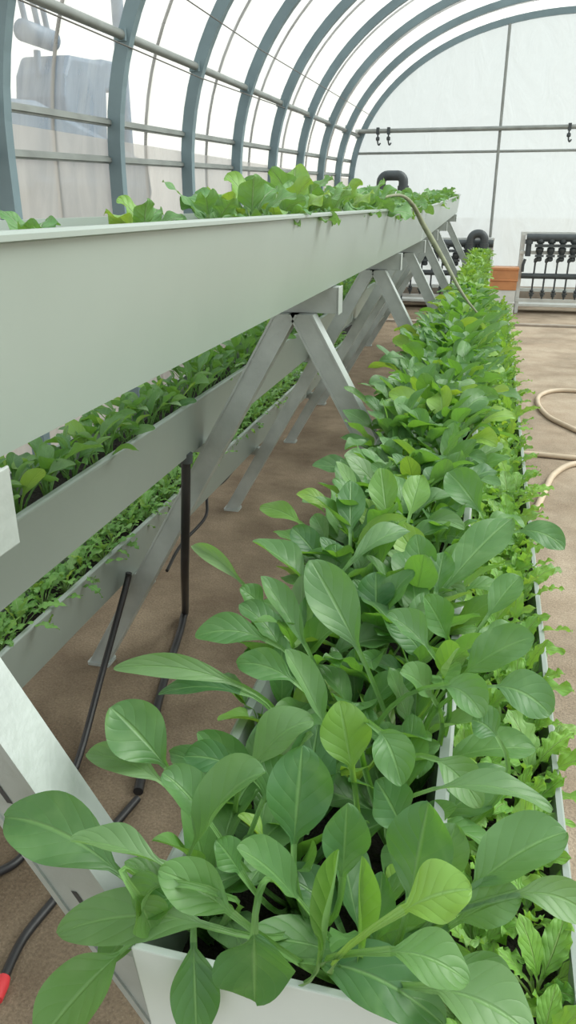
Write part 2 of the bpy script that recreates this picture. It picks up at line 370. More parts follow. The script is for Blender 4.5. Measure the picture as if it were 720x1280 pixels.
def trough(key, y0, y1, label, group, z_at=lambda y: 0.0, soil_drop=0.05):
    xr, zr, wd, fh = TR[key]; xl = xr - wd; t = 0.0045
    root = empty('growing_trough', label, 'trough', ((xl + xr) / 2, (y0 + y1) / 2, zr - fh + z_at((y0 + y1) / 2)), group)
    ox, oy, oz = root.location
    lip = 0.009
    outer = [(xl - lip, zr - 0.010), (xl - lip, zr), (xl, zr + 0.002)]
    prof = [(xl - lip, zr - 0.007), (xl - lip, zr - 0.002), (xl - lip * 0.6, zr + 0.001), (xl + t, zr + 0.001), (xl + t + TAP, zr - fh + t), (xr - t - TAP, zr - fh + t),
            (xr - t, zr + 0.001), (xr + lip * 0.6, zr + 0.001), (xr + lip, zr - 0.002), (xr + lip, zr - 0.007), (xr + 0.0005, zr - 0.009), (xr - TAP, zr - fh), (xl + TAP, zr - fh), (xl - 0.0005, zr - 0.009)]
    n = len(prof); b = MB(); ys = np.linspace(y0, y1, 9)
    b.add([(x - ox, y - oy, z - oz + z_at(y)) for y in ys for x, z in prof],
          [(i * n + j, i * n + (j + 1) % n, (i + 1) * n + (j + 1) % n, (i + 1) * n + j) for i in range(len(ys) - 1) for j in range(n)] + [tuple(range(n))[::-1], tuple((len(ys) - 1) * n + j for j in range(n))])
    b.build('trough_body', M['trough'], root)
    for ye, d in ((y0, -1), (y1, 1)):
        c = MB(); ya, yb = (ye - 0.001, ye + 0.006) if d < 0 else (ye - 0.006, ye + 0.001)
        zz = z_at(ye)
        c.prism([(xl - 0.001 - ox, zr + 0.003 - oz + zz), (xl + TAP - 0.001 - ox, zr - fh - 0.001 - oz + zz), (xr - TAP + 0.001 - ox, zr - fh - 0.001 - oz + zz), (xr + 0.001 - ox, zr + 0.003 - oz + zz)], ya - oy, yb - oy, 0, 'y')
        c.build('end_cap', M['trough_end_lit'], root, 0.0015)
    so = MB(); m_ = 40; zs = zr - soil_drop; r2 = np.random.default_rng(5)
    yy = np.linspace(y0 + 0.008, y1 - 0.008, m_ * 2); xx = np.linspace(xl + 0.014, xr - 0.014, 6)
    so.add([(x - ox, y - oy, zs - oz + z_at(y) + r2.uniform(-0.006, 0.006)) for y in yy for x in xx],
           [(i * 6 + j, i * 6 + j + 1, (i + 1) * 6 + j + 1, (i + 1) * 6 + j) for i in range(len(yy) - 1) for j in range(5)], 0, True)
    so.build('soil', M['soil'], root)
    return root
trough('top', -0.25, 4.86, 'white top-tier trough, long near section at eye level', 'white growing troughs')
trough('top', 4.872, 9.3, 'white top-tier trough, far section beyond the joint', 'white growing troughs', rise)
trough('mid', -0.2, 4.86, 'white middle-tier trough behind the slanting leg, near section', 'white growing troughs')
trough('mid', 4.872, 9.3, 'white middle-tier trough, far section seen between distant legs', 'white growing troughs')
trough('low', -0.2, 4.86, 'white lowest trough at left just above the soil, near section', 'white growing troughs')
trough('low', 4.872, 9.3, 'white lowest trough at left, far section behind the slanting legs', 'white growing troughs')
trough('front', 0.385, 9.6, 'white front trough overflowing with dark spoon-leaved greens, its end panel facing the camera', 'white growing troughs', lambda y: 0, 0.075)
trough('side', 0.15, 9.0, 'white low trough at right beside the walkway holding pale lettuce', 'white growing troughs', lambda y: 0, 0.07)

def leg_mesh(xt, xb, zt, zb, w, d, slots=True):
    """slanting strut channel, cut level at top and foot"""
    b = MB(); h = w / 2
    pr = [(-h, -d / 2), (h, -d / 2), (h, d / 2), (-h, d / 2)]
    b.add([(xt + x, y, zt) for x, y in pr] + [(xb + x, y, zb) for x, y in pr], [(0, 1, 2, 3), (7, 6, 5, 4), (1, 0, 4, 5), (2, 1, 5, 6), (3, 2, 6, 7), (0, 3, 7, 4)])
    # folded lips of the channel along both edges of the near face
    for sx in (-1, 1):
        e = [(sx * h, -d / 2 - 0.0025), (sx * (h - 0.007), -d / 2 - 0.0025), (sx * (h - 0.007), -d / 2), (sx * h, -d / 2)]
        if sx < 0: e = e[::-1]
        b.add([(xt + x, y, zt) for x, y in e] + [(xb + x, y, zb) for x, y in e], [(0, 1, 2, 3), (7, 6, 5, 4), (1, 0, 4, 5), (2, 1, 5, 6), (3, 2, 6, 7), (0, 3, 7, 4)])
    if slots:
        L_ = math.hypot(xt - xb, zt - zb); k = int(L_ / 0.15)
        for i in range(k):
            f0 = (0.06 + 0.15 * i) / L_; f1 = f0 + 0.042 / L_
            if f1 > 0.97: break
            a = (xt + (xb - xt) * f0, zt + (zb - zt) * f0); c = (xt + (xb - xt) * f1, zt + (zb - zt) * f1)
            o = 0.006; yq = -d / 2 - 0.0006
            b.add([(a[0] - 0.003 - o, yq, a[1]), (a[0] + 0.003 - o, yq, a[1]), (c[0] + 0.003 - o, yq, c[1]), (c[0] - 0.003 - o, yq, c[1])], [(3, 2, 1, 0)], 1)
    return b

FR_LAB = ['grey steel A-frame nearest the camera, its thick leg at lower left', 'grey steel A-frame, second from the camera, with black hose beside its leg', 'grey steel A-frame, third from the camera along the rack',
          'grey steel A-frame, fourth from the camera along the rack', 'grey steel A-frame, fifth from the camera, behind the dry stalk', 'grey steel A-frame, sixth from the camera, second last', 'grey steel A-frame at the far end of the rack']
SL = 0.56
for i, y in enumerate(STY):
    zr_ = rise(y)
    root = empty('support_frame', FR_LAB[i], 'rack frame', (-0.5, y, 0), 'A-frames under the troughs')
    zt = 1.262 + zr_
    b = MB(); b.box(-0.13, 0.10, -0.025, 0.025, zt, zt + 0.072 , 0)
    b.box(0.100, 0.1035, -0.029, 0.029, zt - 0.003, zt + 0.073, 0); b.box(-0.1335, -0.13, -0.029, 0.029, zt - 0.003, zt + 0.073, 0)
    b.build('cross_beam', [M['steel'], M['slot']], root, 0.002)
    wl = 0.07
    xr_t = 0.033 - wl / 2 + 0.005; xl_t = -0.07 + wl / 2 - 0.005
    for xt, sg in ((xr_t, 1), (xl_t, -1)):
        xb = xt + sg * SL * (zt - 0.012)
        lg = leg_mesh(xt, xb, zt, 0.012, wl, 0.052, i == 0).build('leg', [M['steel'], M['slot']], root)
        lg.location.y = -0.04
        f = MB(); f.box(xb - 0.042, xb + 0.042, -0.034, 0.034, 0.0, 0.012, 0, 0.01)
        f.build('foot_plate', M['steel'], lg)
    def legx(sg, z): return (xr_t if sg > 0 else xl_t) + sg * SL * (zt - z)
    for key, sg in (('mid', -1), ('low', -1), ('front', 1), ('side', 1)):
        xr, zr, wd, fh = TR[key]; zb = zr - fh - 0.003
        if key in ('mid', 'low'): x1 = legx(-1, zb) + 0.5 * 0 + 0.0; x0 = xr - wd + 0.5 - 0.0
        else: x0 = legx(1, zb); x1 = xr + 0.5
        br = MB(); br.box(min(x0, x1), max(x0, x1), 0.027, 0.067, zb - 0.04, zb, 0)
        br.box(max(x0, x1), max(x0, x1) + 0.003, 0.024, 0.070, zb - 0.042, zb + 0.001, 0)
        br.build('arm', M['steel'], root, 0.0015)

# ------------------------------------------------------------------ black drain hoses, tape, beige hose
def hose(name, pts, r, label, m='black', cat='hose', n=8, seg=8, flat=None):
    b = MB(); b.tube(smooth_path(pts, seg), r, n); return tag(b.build(name, M[m]), label, cat)
dp = empty('drain_hose', 'black drain hose dropping from the middle trough and running along the soil', 'hose', (-0.86, 2.10, 0.83))
ox, oy, oz = dp.location
b = MB(); P0 = [tuple(ony(233, 568, 2.02)), tuple(ony(232.5, 580, 2.02)), tuple((ony(232, 640, 2.03))), tuple(ony(231, 715, 2.16)), (-1.045, 2.46, 0.06), (-1.055, 2.46, 0.022), (-1.03, 2.36, 0.016), (-0.944, 1.965, 0.014), (-0.825, 1.53, 0.014)]
b.tube([np.array(p) - (ox, oy, oz) for p in smooth_path(P0, 7)], 0.0145, 10); b.build('hose', M['black'], dp)
q0, q1 = ony(233, 566, 2.02) - (ox, oy, oz), ony(233, 578, 2.02) - (ox, oy, oz)
b = MB(); b.tube([q0, q1], 0.019, 12); b.build('connector', M['blackp'], dp)
hose('drain_tape', [onz(172, 998, 0.012), onz(140, 1035, 0.01), onz(100, 1080, 0.012), onz(70, 1122, 0.014), onz(30, 1172, 0.014), onz(5, 1222, 0.014)], 0.011, 'black hose on the soil at lower left, ending in a red cap')
cp = MB(); a, c = onz(5, 1222, 0.016), onz(-6, 1250, 0.016); cp.tube([a, a + (c - a) * 0.3, c], [0.014, 0.017, 0.015], 12)
o = cp.build('end_cap', M['red']); o['label'] = 'red cap'
tape = [x for x in bpy.data.objects if x.name == 'drain_tape'][0]; o.parent = tape
hose('drain_hose', [tuple(ony(161, 716, 2.06)), tuple(ony(157, 735, 2.04)), tuple(ony(128, 840, 1.86)), (-1.046, 1.58, 0.014), (-1.03, 1.40, 0.012), (-1.015, 1.25, 0.012), (-1.06, 1.17, 0.012), (-1.2, 1.0, 0.012)], 0.011, 'slim black hose from the lowest trough down to the soil at left')
hose('drip_line', [(-1.13, 2.5, 0.20), (-1.15, 2.70, 0.22), (-1.13, 2.95, 0.25), (-1.17, 3.1, 0.31), (-1.155, 3.30, 0.30), (-1.17, 3.75, 0.31), (-1.13, 4.05, 0.24), (-1.16, 4.3, 0.31), (-1.17, 5.0, 0.315)], 0.007, 'thin black drip line hanging under the lowest trough behind the legs', cat='hose')
hose('garden_hose', [(1.5, 6.75, 0.018), (1.05, 6.95, 0.018), (0.70, 6.98, 0.018), (0.53, 6.78, 0.018), (0.485, 6.45, 0.018), (0.54, 6.05, 0.018), (0.66, 5.78, 0.018), (0.80, 5.55, 0.018), (1.1, 5.2, 0.018), (1.25, 4.95, 0.018),
                       (1.1, 4.84, 0.018), (0.80, 4.90, 0.018), (0.62, 4.86, 0.018), (0.49, 4.62, 0.018), (0.42, 4.3, 0.018), (0.36, 4.0, 0.018)], 0.019, 'beige garden hose lying in loops on the walkway at right', 'hose', 'hose', 10)
hose('garden_hose', [(1.3, 5.05, 0.018), (0.9, 4.98, 0.018), (0.62, 5.0, 0.018), (0.38, 5.02, 0.018), (0.18, 5.0, 0.018)], 0.017, 'straight length of beige hose passing under the low right trough', 'hose', 'hose', 10)

# ------------------------------------------------------------------ leaves and plants
def bez(p0, p1, p2, t):
    t = t[:, None]; return (1 - t) ** 2 * p0 + 2 * t * (1 - t) * p1 + t * t * p2

class LeafMesh:
    def __init__(s): s.V = []; s.Q = []; s.UV = []; s.T = []; s.n = 0
    def leaf(s, root, base, ctrl, tip, W, N0, pw=0.0029, cup=0.25, wave=0.06, nw=2.5, jag=0.0, njag=6, tint=(0.5, 0, 0), half=3, nb=13, npet=5, fmax=1.12, roll=0.0, curl=0.0, ph=None, rg=rng):
        root, base, ctrl, tip = [np.asarray(q, float) for q in (root, base, ctrl, tip)]
        N0 = nrm(N0); ph = rg.uniform(0, 6.28) if ph is None else ph
        d0 = nrm(ctrl - base); c1 = base - d0 * np.linalg.norm(base - root) * 0.45
        pt = bez(root, c1, base, np.linspace(0, 1, npet + 1)[:-1]) if npet else np.zeros((0, 3))
        sv = np.linspace(0, 1, nb); tb = 1 - (1 - sv) ** 1.25
        bt = bez(base, ctrl, tip, tb)
        C = np.vstack([pt, bt]); n = len(C)
        T = np.gradient(C, axis=0); T /= np.linalg.norm(T, axis=1)[:, None] + 1e-12
        N = N0[None] - (T @ N0)[:, None] * T; ln = np.linalg.norm(N, axis=1)[:, None]
        N = np.where(ln > 0.05, N / (ln + 1e-9), nrm(np.cross(T[0], (0.3, 1, 0.2)))[None]); S = np.cross(T, N)
        if roll:
            cr, sr = math.cos(roll), math.sin(roll); S, N = S * cr + N * sr, N * cr - S * sr
        f = np.sin(PI * np.clip(tb, 0, 1) ** fmax * 0.995 + 0.006)
        f = np.clip(f, 0.0, None) ** (1.05 - 0.45 * tb)
        if jag: f = f * (1 - jag + jag * np.abs(np.sin(PI * njag * tb + 0.4)) ** 0.8)
        hw = np.concatenate([np.linspace(pw * 1.5, pw, npet) if npet else [], np.maximum(f * W / 2, pw * 0.8 * (1 - tb ** 3) + 0.0008)])
        vv = np.concatenate([np.linspace(-0.6, -0.05, npet) if npet else [], tb])
        us = np.linspace(-1, 1, 2 * half + 1); nc = len(us)
        isb = (vv >= 0).astype(float)
        cups = np.where(isb > 0, cup * (1 - 0.3 * vv), 0.9)
        wv = wave * W / 2 * np.sin(2 * PI * nw * vv[:, None] + ph + 1.7 * np.sign(us)[None]) * (us ** 2)[None] * isb[:, None]
        up = (cups * hw)[:, None] * (np.abs(us) ** 1.5)[None] + wv
        if curl: up = up - curl * W * (np.maximum(us, 0) ** 2)[None] * isb[:, None]
        side = hw[:, None] * us[None] * (1 - 0.12 * np.abs(cups[:, None]) * (np.abs(us)[None] ** 2))
        P = C[:, None, :] + S[:, None, :] * side[..., None] + N[:, None, :] * up[..., None]
        idx = np.arange(n * nc).reshape(n, nc) + s.n
        q = np.stack([idx[:-1, :-1], idx[:-1, 1:], idx[1:, 1:], idx[1:, :-1]], -1).reshape(-1, 4)
        uv = np.stack(np.broadcast_arrays((us * 0.5 + 0.5)[None], vv[:, None]), -1).reshape(-1, 2)
        s.V.append(P.reshape(-1, 3)); s.Q.append(q); s.UV.append(uv)
        tt = np.empty((n * nc, 4)); tt[:] = (*tint, 1); s.T.append(tt); s.n += n * nc
    def mesh(s, name, m):
        V = np.vstack(s.V); Q = np.vstack(s.Q); UV = np.vstack(s.UV); T = np.vstack(s.T)
        me = bpy.data.meshes.new(name)
        me.vertices.add(len(V)); me.vertices.foreach_set('co', V.ravel().astype(np.float32))
        me.loops.add(Q.size); me.loops.foreach_set('vertex_index', Q.ravel().astype(np.int32))
        me.polygons.add(len(Q)); me.polygons.foreach_set('loop_start', np.arange(0, Q.size, 4, dtype=np.int32)); me.polygons.foreach_set('loop_total', np.full(len(Q), 4, np.int32))
        me.update(calc_edges=True)
        me.polygons.foreach_set('use_smooth', np.ones(len(Q), bool))
        u = me.uv_layers.new(name='leaf'); u.data.foreach_set('uv', UV[Q.ravel()].ravel().astype(np.float32))
        a = me.color_attributes.new('tint', 'FLOAT_COLOR', 'POINT'); a.data.foreach_set('color', T.ravel().astype(np.float32))
        me.materials.append(m); me.validate(); return me
    def obj(s, name, m, parent=None, loc=None):
        o = bpy.data.objects.new(name, s.mesh(name, m)); COL.objects.link(o)
        if parent is not None: o.parent = parent
        if loc is not None: o.location = loc
        return o

def dirv(az, el): return np.array([math.cos(az) * math.cos(el), math.sin(az) * math.cos(el), math.sin(el)])
Z3 = np.array([0, 0, 1.0])
def tint_rand(rg, yel=0.08, pale=0.12):
    return (float(np.clip(rg.normal(0.5, 0.28), 0, 1)), float(rg.uniform(0.35, 0.8)) if rg.random() < yel else float(rg.uniform(0, 0.1)), float(rg.uniform(0.2, 0.5)) if rg.random() < pale else float(rg.uniform(0, 0.08)))

def spinach_leaves(rg, scale=1.0, n=(9, 13), low=False, yel=0.07):
    """leaf specs around the origin (root at 0)"""
    out = []; k = rg.integers(*n); a0 = rg.uniform(0, 6.28)
    for i in range(k):
        q = i / k; az = a0 + 2.4 * i + rg.uniform(-0.4, 0.4)
        el = math.radians(np.interp(q, [0, 1], [86, 52]) + rg.uniform(-8, 8))
        pl = scale * rg.uniform(0.085, 0.155) * (0.62 if low else 1)
        L_ = scale * rg.uniform(0.07, 0.12); W = L_ * rg.uniform(0.42, 0.58)
        base = dirv(az, el) * pl
        e1 = el - math.radians(rg.uniform(0, 35)); e2 = e1 - math.radians(rg.uniform(10, 75))
        ctrl = base + dirv(az, e1) * L_ * 0.5; tip = ctrl + dirv(az + rg.uniform(-0.25, 0.25), e2) * L_ * 0.55
        out.append(dict(root=dirv(az, 0.3) * 0.006, base=base, ctrl=ctrl, tip=tip, W=W, N0=Z3 * 0.75 - dirv(az, 0) * 0.65, cup=rg.uniform(0.1, 0.7), wave=rg.uniform(0.05, 0.2), nw=rg.uniform(1.2, 2.4), roll=rg.uniform(-0.6, 0.6), tint=tint_rand(rg, yel)))
    return out
def lettuce_leaves(rg, scale=1.0):
    out = []; k = rg.integers(9, 14); a0 = rg.uniform(0, 6.28)
    for i in range(k):
        q = i / k; az = a0 + 2.4 * i; el = math.radians(np.interp(q, [0, 1], [85, 35]) + rg.uniform(-10, 10))
        pl = scale * rg.uniform(0.025, 0.06); L_ = scale * rg.uniform(0.07, 0.125); W = L_ * rg.uniform(0.34, 0.52)
        base = dirv(az, el) * pl; ctrl = base + dirv(az, el - 0.2) * L_ * 0.5; tip = ctrl + dirv(az + rg.uniform(-.3, .3), el - rg.uniform(0.3, 1.3)) * L_ * 0.55
        out.append(dict(root=np.zeros(3), base=base, ctrl=ctrl, tip=tip, W=W, N0=Z3 * 0.75 - dirv(az, 0) * 0.6, cup=rg.uniform(0.1, 0.5), wave=rg.uniform(0.15, 0.4), nw=rg.uniform(3, 5), jag=0.28, njag=5, nb=16, roll=rg.uniform(-0.4, 0.4), tint=tint_rand(rg, 0.12, 0.15)))
    return out
def kale_leaves(rg, scale=1.0):
    out = []; k = rg.integers(8, 12); a0 = rg.uniform(0, 6.28)
    for i in range(k):
        q = i / k; az = a0 + 2.4 * i; el = math.radians(np.interp(q, [0, 1], [80, 18]) + rg.uniform(-8, 8))
        pl = scale * rg.uniform(0.05, 0.09); L_ = scale * rg.uniform(0.07, 0.12); W = L_ * rg.uniform(0.75, 1.0)
        base = dirv(az, el) * pl; ctrl = base + dirv(az, el - 0.1) * L_ * 0.5; tip = ctrl + dirv(az + rg.uniform(-.3, .3), el - rg.uniform(0.5, 1.5)) * L_ * 0.55
        out.append(dict(root=np.zeros(3), base=base, ctrl=ctrl, tip=tip, W=W, N0=Z3 * 0.8 - dirv(az, 0) * 0.5, cup=rg.uniform(-0.1, 0.35), wave=rg.uniform(0.12, 0.28), nw=rg.uniform(1.5, 2.6), jag=0.0, njag=3, nb=16, fmax=1.0, roll=rg.uniform(-0.5, 0.5), tint=tint_rand(rg, 0.12, 0.25)))
    return out
def mizuna_leaves(rg, scale=1.0):
    out = []; k = rg.integers(14, 20); a0 = rg.uniform(0, 6.28)
    for i in range(k):
        az = a0 + 2.4 * i; el = math.radians(rg.uniform(25, 85))
        pl = scale * rg.uniform(0.03, 0.06); L_ = scale * rg.uniform(0.06, 0.11); W = L_ * rg.uniform(0.24, 0.42)
        base = dirv(az, el) * pl; ctrl = base + dirv(az, el) * L_ * 0.5; tip = ctrl + dirv(az + rg.uniform(-.4, .4), el - rg.uniform(0.6, 1.8)) * L_ * 0.6
        out.append(dict(root=np.zeros(3), base=base, ctrl=ctrl, tip=tip, W=W, N0=Z3 * 0.75 - dirv(az, 0) * 0.6, pw=0.0018, cup=rg.uniform(0, 0.3), wave=0.2, nw=3, jag=0.72, njag=6, nb=20, npet=3, half=2, tint=tint_rand(rg, 0.12, 0.1)))
    return out
def fold_leaves(rg, scale=1.0):
    out = spinach_leaves(rg, scale, (7, 11))
    for d in out:
        d['W'] *= 0.95; d['cup'] = rg.uniform(0.2, 1.0); d['roll'] = rg.uniform(-0.7, 0.7)
        if rg.random() < 0.12: d['tint'] = (0.1, 0.0, 0.85); d['cup'] = 1.6; d['W'] *= 0.6
    return out
def plant_mesh(specs, name, m, far=False):
    lm = LeafMesh()
    for d in specs:
        d = dict(d)
        if far: d.update(half=2, nb=8 if not d.get('jag') else 11, npet=3)
        lm.leaf(**d)
    return lm.mesh(name, m)

def place(name, me, loc, rz, sc, label, cat, group):
    o = bpy.data.objects.new(name, me); COL.objects.link(o); o.location = loc; o.rotation_euler = (0, 0, rz); o.scale = (sc, sc, sc)
    return tag(o, label, cat, group)
def stretch(y):
    for i in range(len(STY) - 1):
        if y < STY[i + 1]: return i
    return len(STY) - 1
STN = ['before second A-frame', 'between second and third A-frames', 'between third and fourth A-frames', 'between fourth and fifth A-frames', 'between fifth and sixth A-frames', 'between sixth and last A-frames', 'past the last A-frame']

# ---- foreground leaves seen one by one: blade base px, blade tip px, width px, heights, kind
# (base u,v, tip u,v, width_px, z_base, z_tip, bend, tint, cup, roll)
G_, D_, Y_, P_ = (0.55, 0.03, 0.03), (0.15, 0.0, 0.0), (0.9, 0.42, 0.0), (0.5, 0.05, 0.42)
HERO = [
    (150, 1092, 6, 1022, 82, 1.055, 1.075, 0.25, (0.35, 0, 0.12), 0.25, 0.2), (205, 1082, 88, 1050, 48, 1.09, 1.10, 0.15, P_, 0.5, -0.5),
    (207, 958, 138, 884, 76, 1.06, 1.11, 0.12, (0.5, 0, 0.1), 0.2, 0.25), (203, 978, 108, 942, 40, 1.05, 1.06, 0.2, P_, 0.3, 0.1),
    (262, 1030, 203, 966, 58, 1.08, 1.12, 0.2, (0.45, 0, 0.15), 0.5, -0.2), (243, 1058, 332, 966, 70, 1.07, 1.14, 0.35, (0.5, 0, 0.25), 0.6, 0.4),
    (302, 858, 142, 836, 34, 1.07, 1.09, 0.18, P_, 0.3, 0.2), (300, 866, 198, 868, 34, 1.05, 1.04, 0.2, D_, 0.3, -0.3),
    (332, 800, 244, 796, 46, 1.08, 1.09, 0.25, G_, 0.3, 0.0), (368, 852, 296, 830, 46, 1.09, 1.10, 0.25, G_, 0.3, 0.1),
    (448, 812, 388, 700, 68, 1.09, 1.17, 0.06, (0.45, 0.0, 0.2), 0.25, 0.15), (380, 806, 326, 720, 40, 1.07, 1.14, 0.08, (0.4, 0, 0.2), 0.5, -0.3),
    (405, 905, 356, 812, 46, 1.07, 1.14, 0.08, (0.5, 0, 0.3), 0.6, -0.4), (440, 962, 424, 876, 68, 1.07, 1.13, 0.05, (1.0, 0.36, 0.0), 0.2, 0.1),
    (475, 915, 502, 982, 56, 1.12, 1.09, 0.35, (0.6, 0.02, 0.1), 0.3, 0.0), (367, 1055, 378, 932, 88, 1.06, 1.13, 0.04, (0.15, 0, 0.03), 0.25, -0.2),
    (513, 1122, 536, 1003, 84, 1.07, 1.14, 0.04, (0.1, 0, 0.05), 0.12, 0.15), (505, 1138, 590, 1112, 74, 1.14, 1.16, 0.2, (1.0, 0.45, 0.0), 0.2, 0.1),
    (588, 1112, 708, 1040, 80, 1.08, 1.12, 0.2, (0.5, 0, 0.16), 0.35, 0.25), (572, 1152, 652, 1122, 58, 1.06, 1.09, 0.2, (0.4, 0, 0.2), 0.2, 0.0),
    (645, 1118, 745, 1152, 46, 1.09, 1.07, 0.35, P_, 0.3, -0.3), (372, 1125, 296, 1060, 60, 1.08, 1.14, 0.15, (0.5, 0, 0.15), 0.5, -0.3),
    (318, 1168, 318, 1252, 96, 1.07, 1.00, 0.25, (0.15, 0, 0.02), 0.15, 0.0), (242, 1178, 246, 1300, 58, 1.015, 0.955, 0.1, (0.2, 0, 0.0), 0.3, 0.0),
    (262, 1158, 72, 1168, 62, 1.05, 1.03, 0.25, (0.5, 0.05, 0.25), 0.2, 0.2), (150, 1192, 44, 1310, 78, 1.0, 0.95, 0.12, (0.75, 0.12, 0.02), 0.15, -0.2),
    (290, 1142, 198, 1088, 62, 1.08, 1.11, 0.15, (0.6, 0.1, 0.02), 0.2, 0.2), (392, 1203, 555, 1282, 74, 1.03, 1.02, 0.3, (0.1, 0, 0.03), 0.15, 0.0),
    (488, 1190, 586, 1228, 64, 1.10, 1.09, 0.3, (0.7, 0.08, 0.1), 0.2, 0.1), (560, 1208, 648, 1262, 56, 1.05, 1.03, 0.3, (0.3, 0, 0.25), 0.3, 0.0),
    (540, 1236, 668, 1298, 82, 1.05, 1.04, 0.3, (0.6, 0.03, 0.35), 0.2, 0.1), (542, 988, 690, 1014, 44, 1.08, 1.08, 0.3, (0.4, 0.0, 0.3), 0.3, 0.5),
    (620, 858, 688, 894, 62, 1.10, 1.08, 0.3, (0.3, 0, 0.12), 0.2, 0.0), (556, 858, 604, 896, 52, 1.11, 1.09, 0.4, (0.55, 0, 0.2), 0.5, 0.0),
    (536, 812, 484, 768, 46, 1.10, 1.13, 0.15, (0.45, 0, 0.2), 0.6, -0.2), (580, 842, 668, 796, 64, 1.08, 1.13, 0.15, (0.4, 0, 0.1), 0.2, 0.2),
    (440, 702, 512, 664, 40, 1.09, 1.12, 0.25, (0.5, 0, 0.3), 0.3, 0.3), (438, 667, 439, 601, 40, 1.08, 1.14, 0.04, (0.4, 0, 0.1), 0.1, 0.0),
    (484, 650, 476, 585, 40, 1.09, 1.15, 0.05, (1.0, 0.25, 0.0), 0.2, 0.2), (512, 645, 526, 594, 38, 1.09, 1.14, 0.08, (0.95, 0.3, 0.0), 0.2, -0.2),
    (376, 654, 325, 634, 30, 1.05, 1.05, 0.15, (1.0, 0.3, 0.0), 0.1, 0.0), (302, 728, 240, 682, 24, 1.03, 1.06, 0.15, (0.5, 0.1, 0.6), 0.5, 0.3),
    (556, 735, 640, 648, 58, 1.07, 1.14, 0.1, (0.5, 0.02, 0.08), 0.1, 0.2), (650, 664, 706, 686, 38, 1.09, 1.07, 0.3, (0.25, 0, 0.05), 0.1, 0.0),
    (312, 965, 392, 902, 62, 1.06, 1.11, 0.35, (0.6, 0.05, 0.3), 0.4, 0.2), (300, 962, 230, 946, 44, 1.05, 1.06, 0.2, D_, 0.3, 0.1),
    (428, 1096, 434, 1004, 62, 1.06, 1.12, 0.05, (0.2, 0, 0.05), 0.3, -0.2), (405, 1190, 424, 1062, 34, 1.06, 1.16, 0.03, (0.8, 0.12, 0.0), 1.1, 0.7),
    (448, 1180, 452, 1070, 34, 1.06, 1.15, 0.03, (0.8, 0.15, 0.0), 1.2, -0.6), (470, 1180, 478, 1090, 44, 1.04, 1.09, 0.05, D_, 0.3, 0.2),
    (545, 950, 600, 1010, 50, 1.07, 1.04, 0.3, (0.6, 0.05, 0.3), 0.3, 0.0), (545, 1110, 570, 1030, 60, 1.05, 1.09, 0.1, (0.3, 0, 0.2), 0.3, 0.1),
    (505, 1040, 470, 975, 60, 1.04, 1.09, 0.1, D_, 0.2, 0.0), (300, 1090, 270, 1050, 42, 1.05, 1.08, 0.1, G_, 0.2, 0.0), (330, 1000, 355, 945, 50, 1.05, 1.08, 0.1, G_, 0.3, 0.2),
    (170, 1120, 190, 1165, 50, 1.09, 1.05, 0.2, (0.6, 0.1, 0.1), 0.4, 0.0), (230, 1120, 175, 1140, 46, 1.07, 1.06, 0.2, G_, 0.4, 0.0), (205, 1105, 170, 1140, 44, 1.10, 1.06, 0.3, (0.5, 0, 0.2), 0.5, 0.0),
    (560, 800, 530, 745, 46, 1.07, 1.13, 0.1, G_, 0.3, 0.0), (470, 770, 470, 715, 50, 1.05, 1.10, 0.1, D_, 0.2, 0.0), (530, 730, 520, 668, 44, 1.07, 1.13, 0.05, G_, 0.3, 0.0),
    (545, 740, 555, 690, 40, 1.07, 1.11, 0.05, G_, 0.3, 0.1), (400, 700, 365, 660, 40, 1.05, 1.09, 0.1, D_, 0.3, 0.0), (330, 760, 300, 735, 34, 1.04, 1.07, 0.1, G_, 0.3, 0.0),
    (600, 640, 560, 590, 50, 1.07, 1.12, 0.1, G_, 0.3, 0.1), (420, 720, 420, 680, 44, 1.05, 1.09, 0.1, G_, 0.2, 0.0), (610, 770, 650, 720, 40, 1.06, 1.10, 0.1, G_, 0.3, 0.0),
    (540, 872, 500, 840, 44, 1.07, 1.11, 0.2, (0.6, 0.05, 0.2), 0.4, 0.0), (555, 850, 575, 810, 40, 1.08, 1.13, 0.2, (0.95, 0.25, 0.0), 0.7, 0.6), (620, 920, 590, 900, 50, 1.07, 1.08, 0.3, (0.3, 0, 0.1), 0.3, 0.0),
]
# plants of the front trough: two rows
front = []   # dict(root, leaves, y, row)
ZS = 1.0 - 0.078
cam = np.array([0, 0, H])
for row, x0, y in (('left', -0.178, 0.47), ('middle', -0.113, 0.52), ('right', -0.048, 0.47)):
    k = 0
    while y < 9.5:
        front.append(dict(root=np.array([x0 + rng.uniform(-0.018, 0.018), y + rng.uniform(-0.015, 0.015), ZS]), row=row, k=k, hero=[]))
        y += 0.115 if y < 3 else 0.15; k += 1
roots = np.array([p['root'] for p in front])
for h in HERO:
    bu, bv, tu, tv, wp, zb, zt, bend, tint, cup, roll = h
    b3, t3 = onz(bu, bv, zb), onz(tu, tv, zt)
    d = np.linalg.norm((b3 + t3) / 2 - cam)
    L_ = np.linalg.norm(t3 - b3); W = wp / F * d * 0.94
    view = nrm(cam - (b3 + t3) / 2)
    ctrl = (b3 + t3) / 2 + Z3 * L_ * bend
    # the root lies back along the blade's own direction
    want = b3 - nrm((t3 - b3) * (1, 1, 0.0) + 1e-6) * 0.05
    i = int(np.argmin(np.hypot(roots[:, 0] - want[0], roots[:, 1] - want[1]) + 0.012 * np.array([len(p['hero']) for p in front])))
    front[i]['hero'].append(dict(base=b3, ctrl=ctrl, tip=t3, W=W, N0=view * 0.72 + Z3 * 0.6, cup=cup * 1.3 + 0.08, roll=roll, tint=tint, wave=0.11, nw=1.7, half=4, nb=20, npet=8, pw=0.0027))
FG = 'spoon-leaved greens in the front trough'
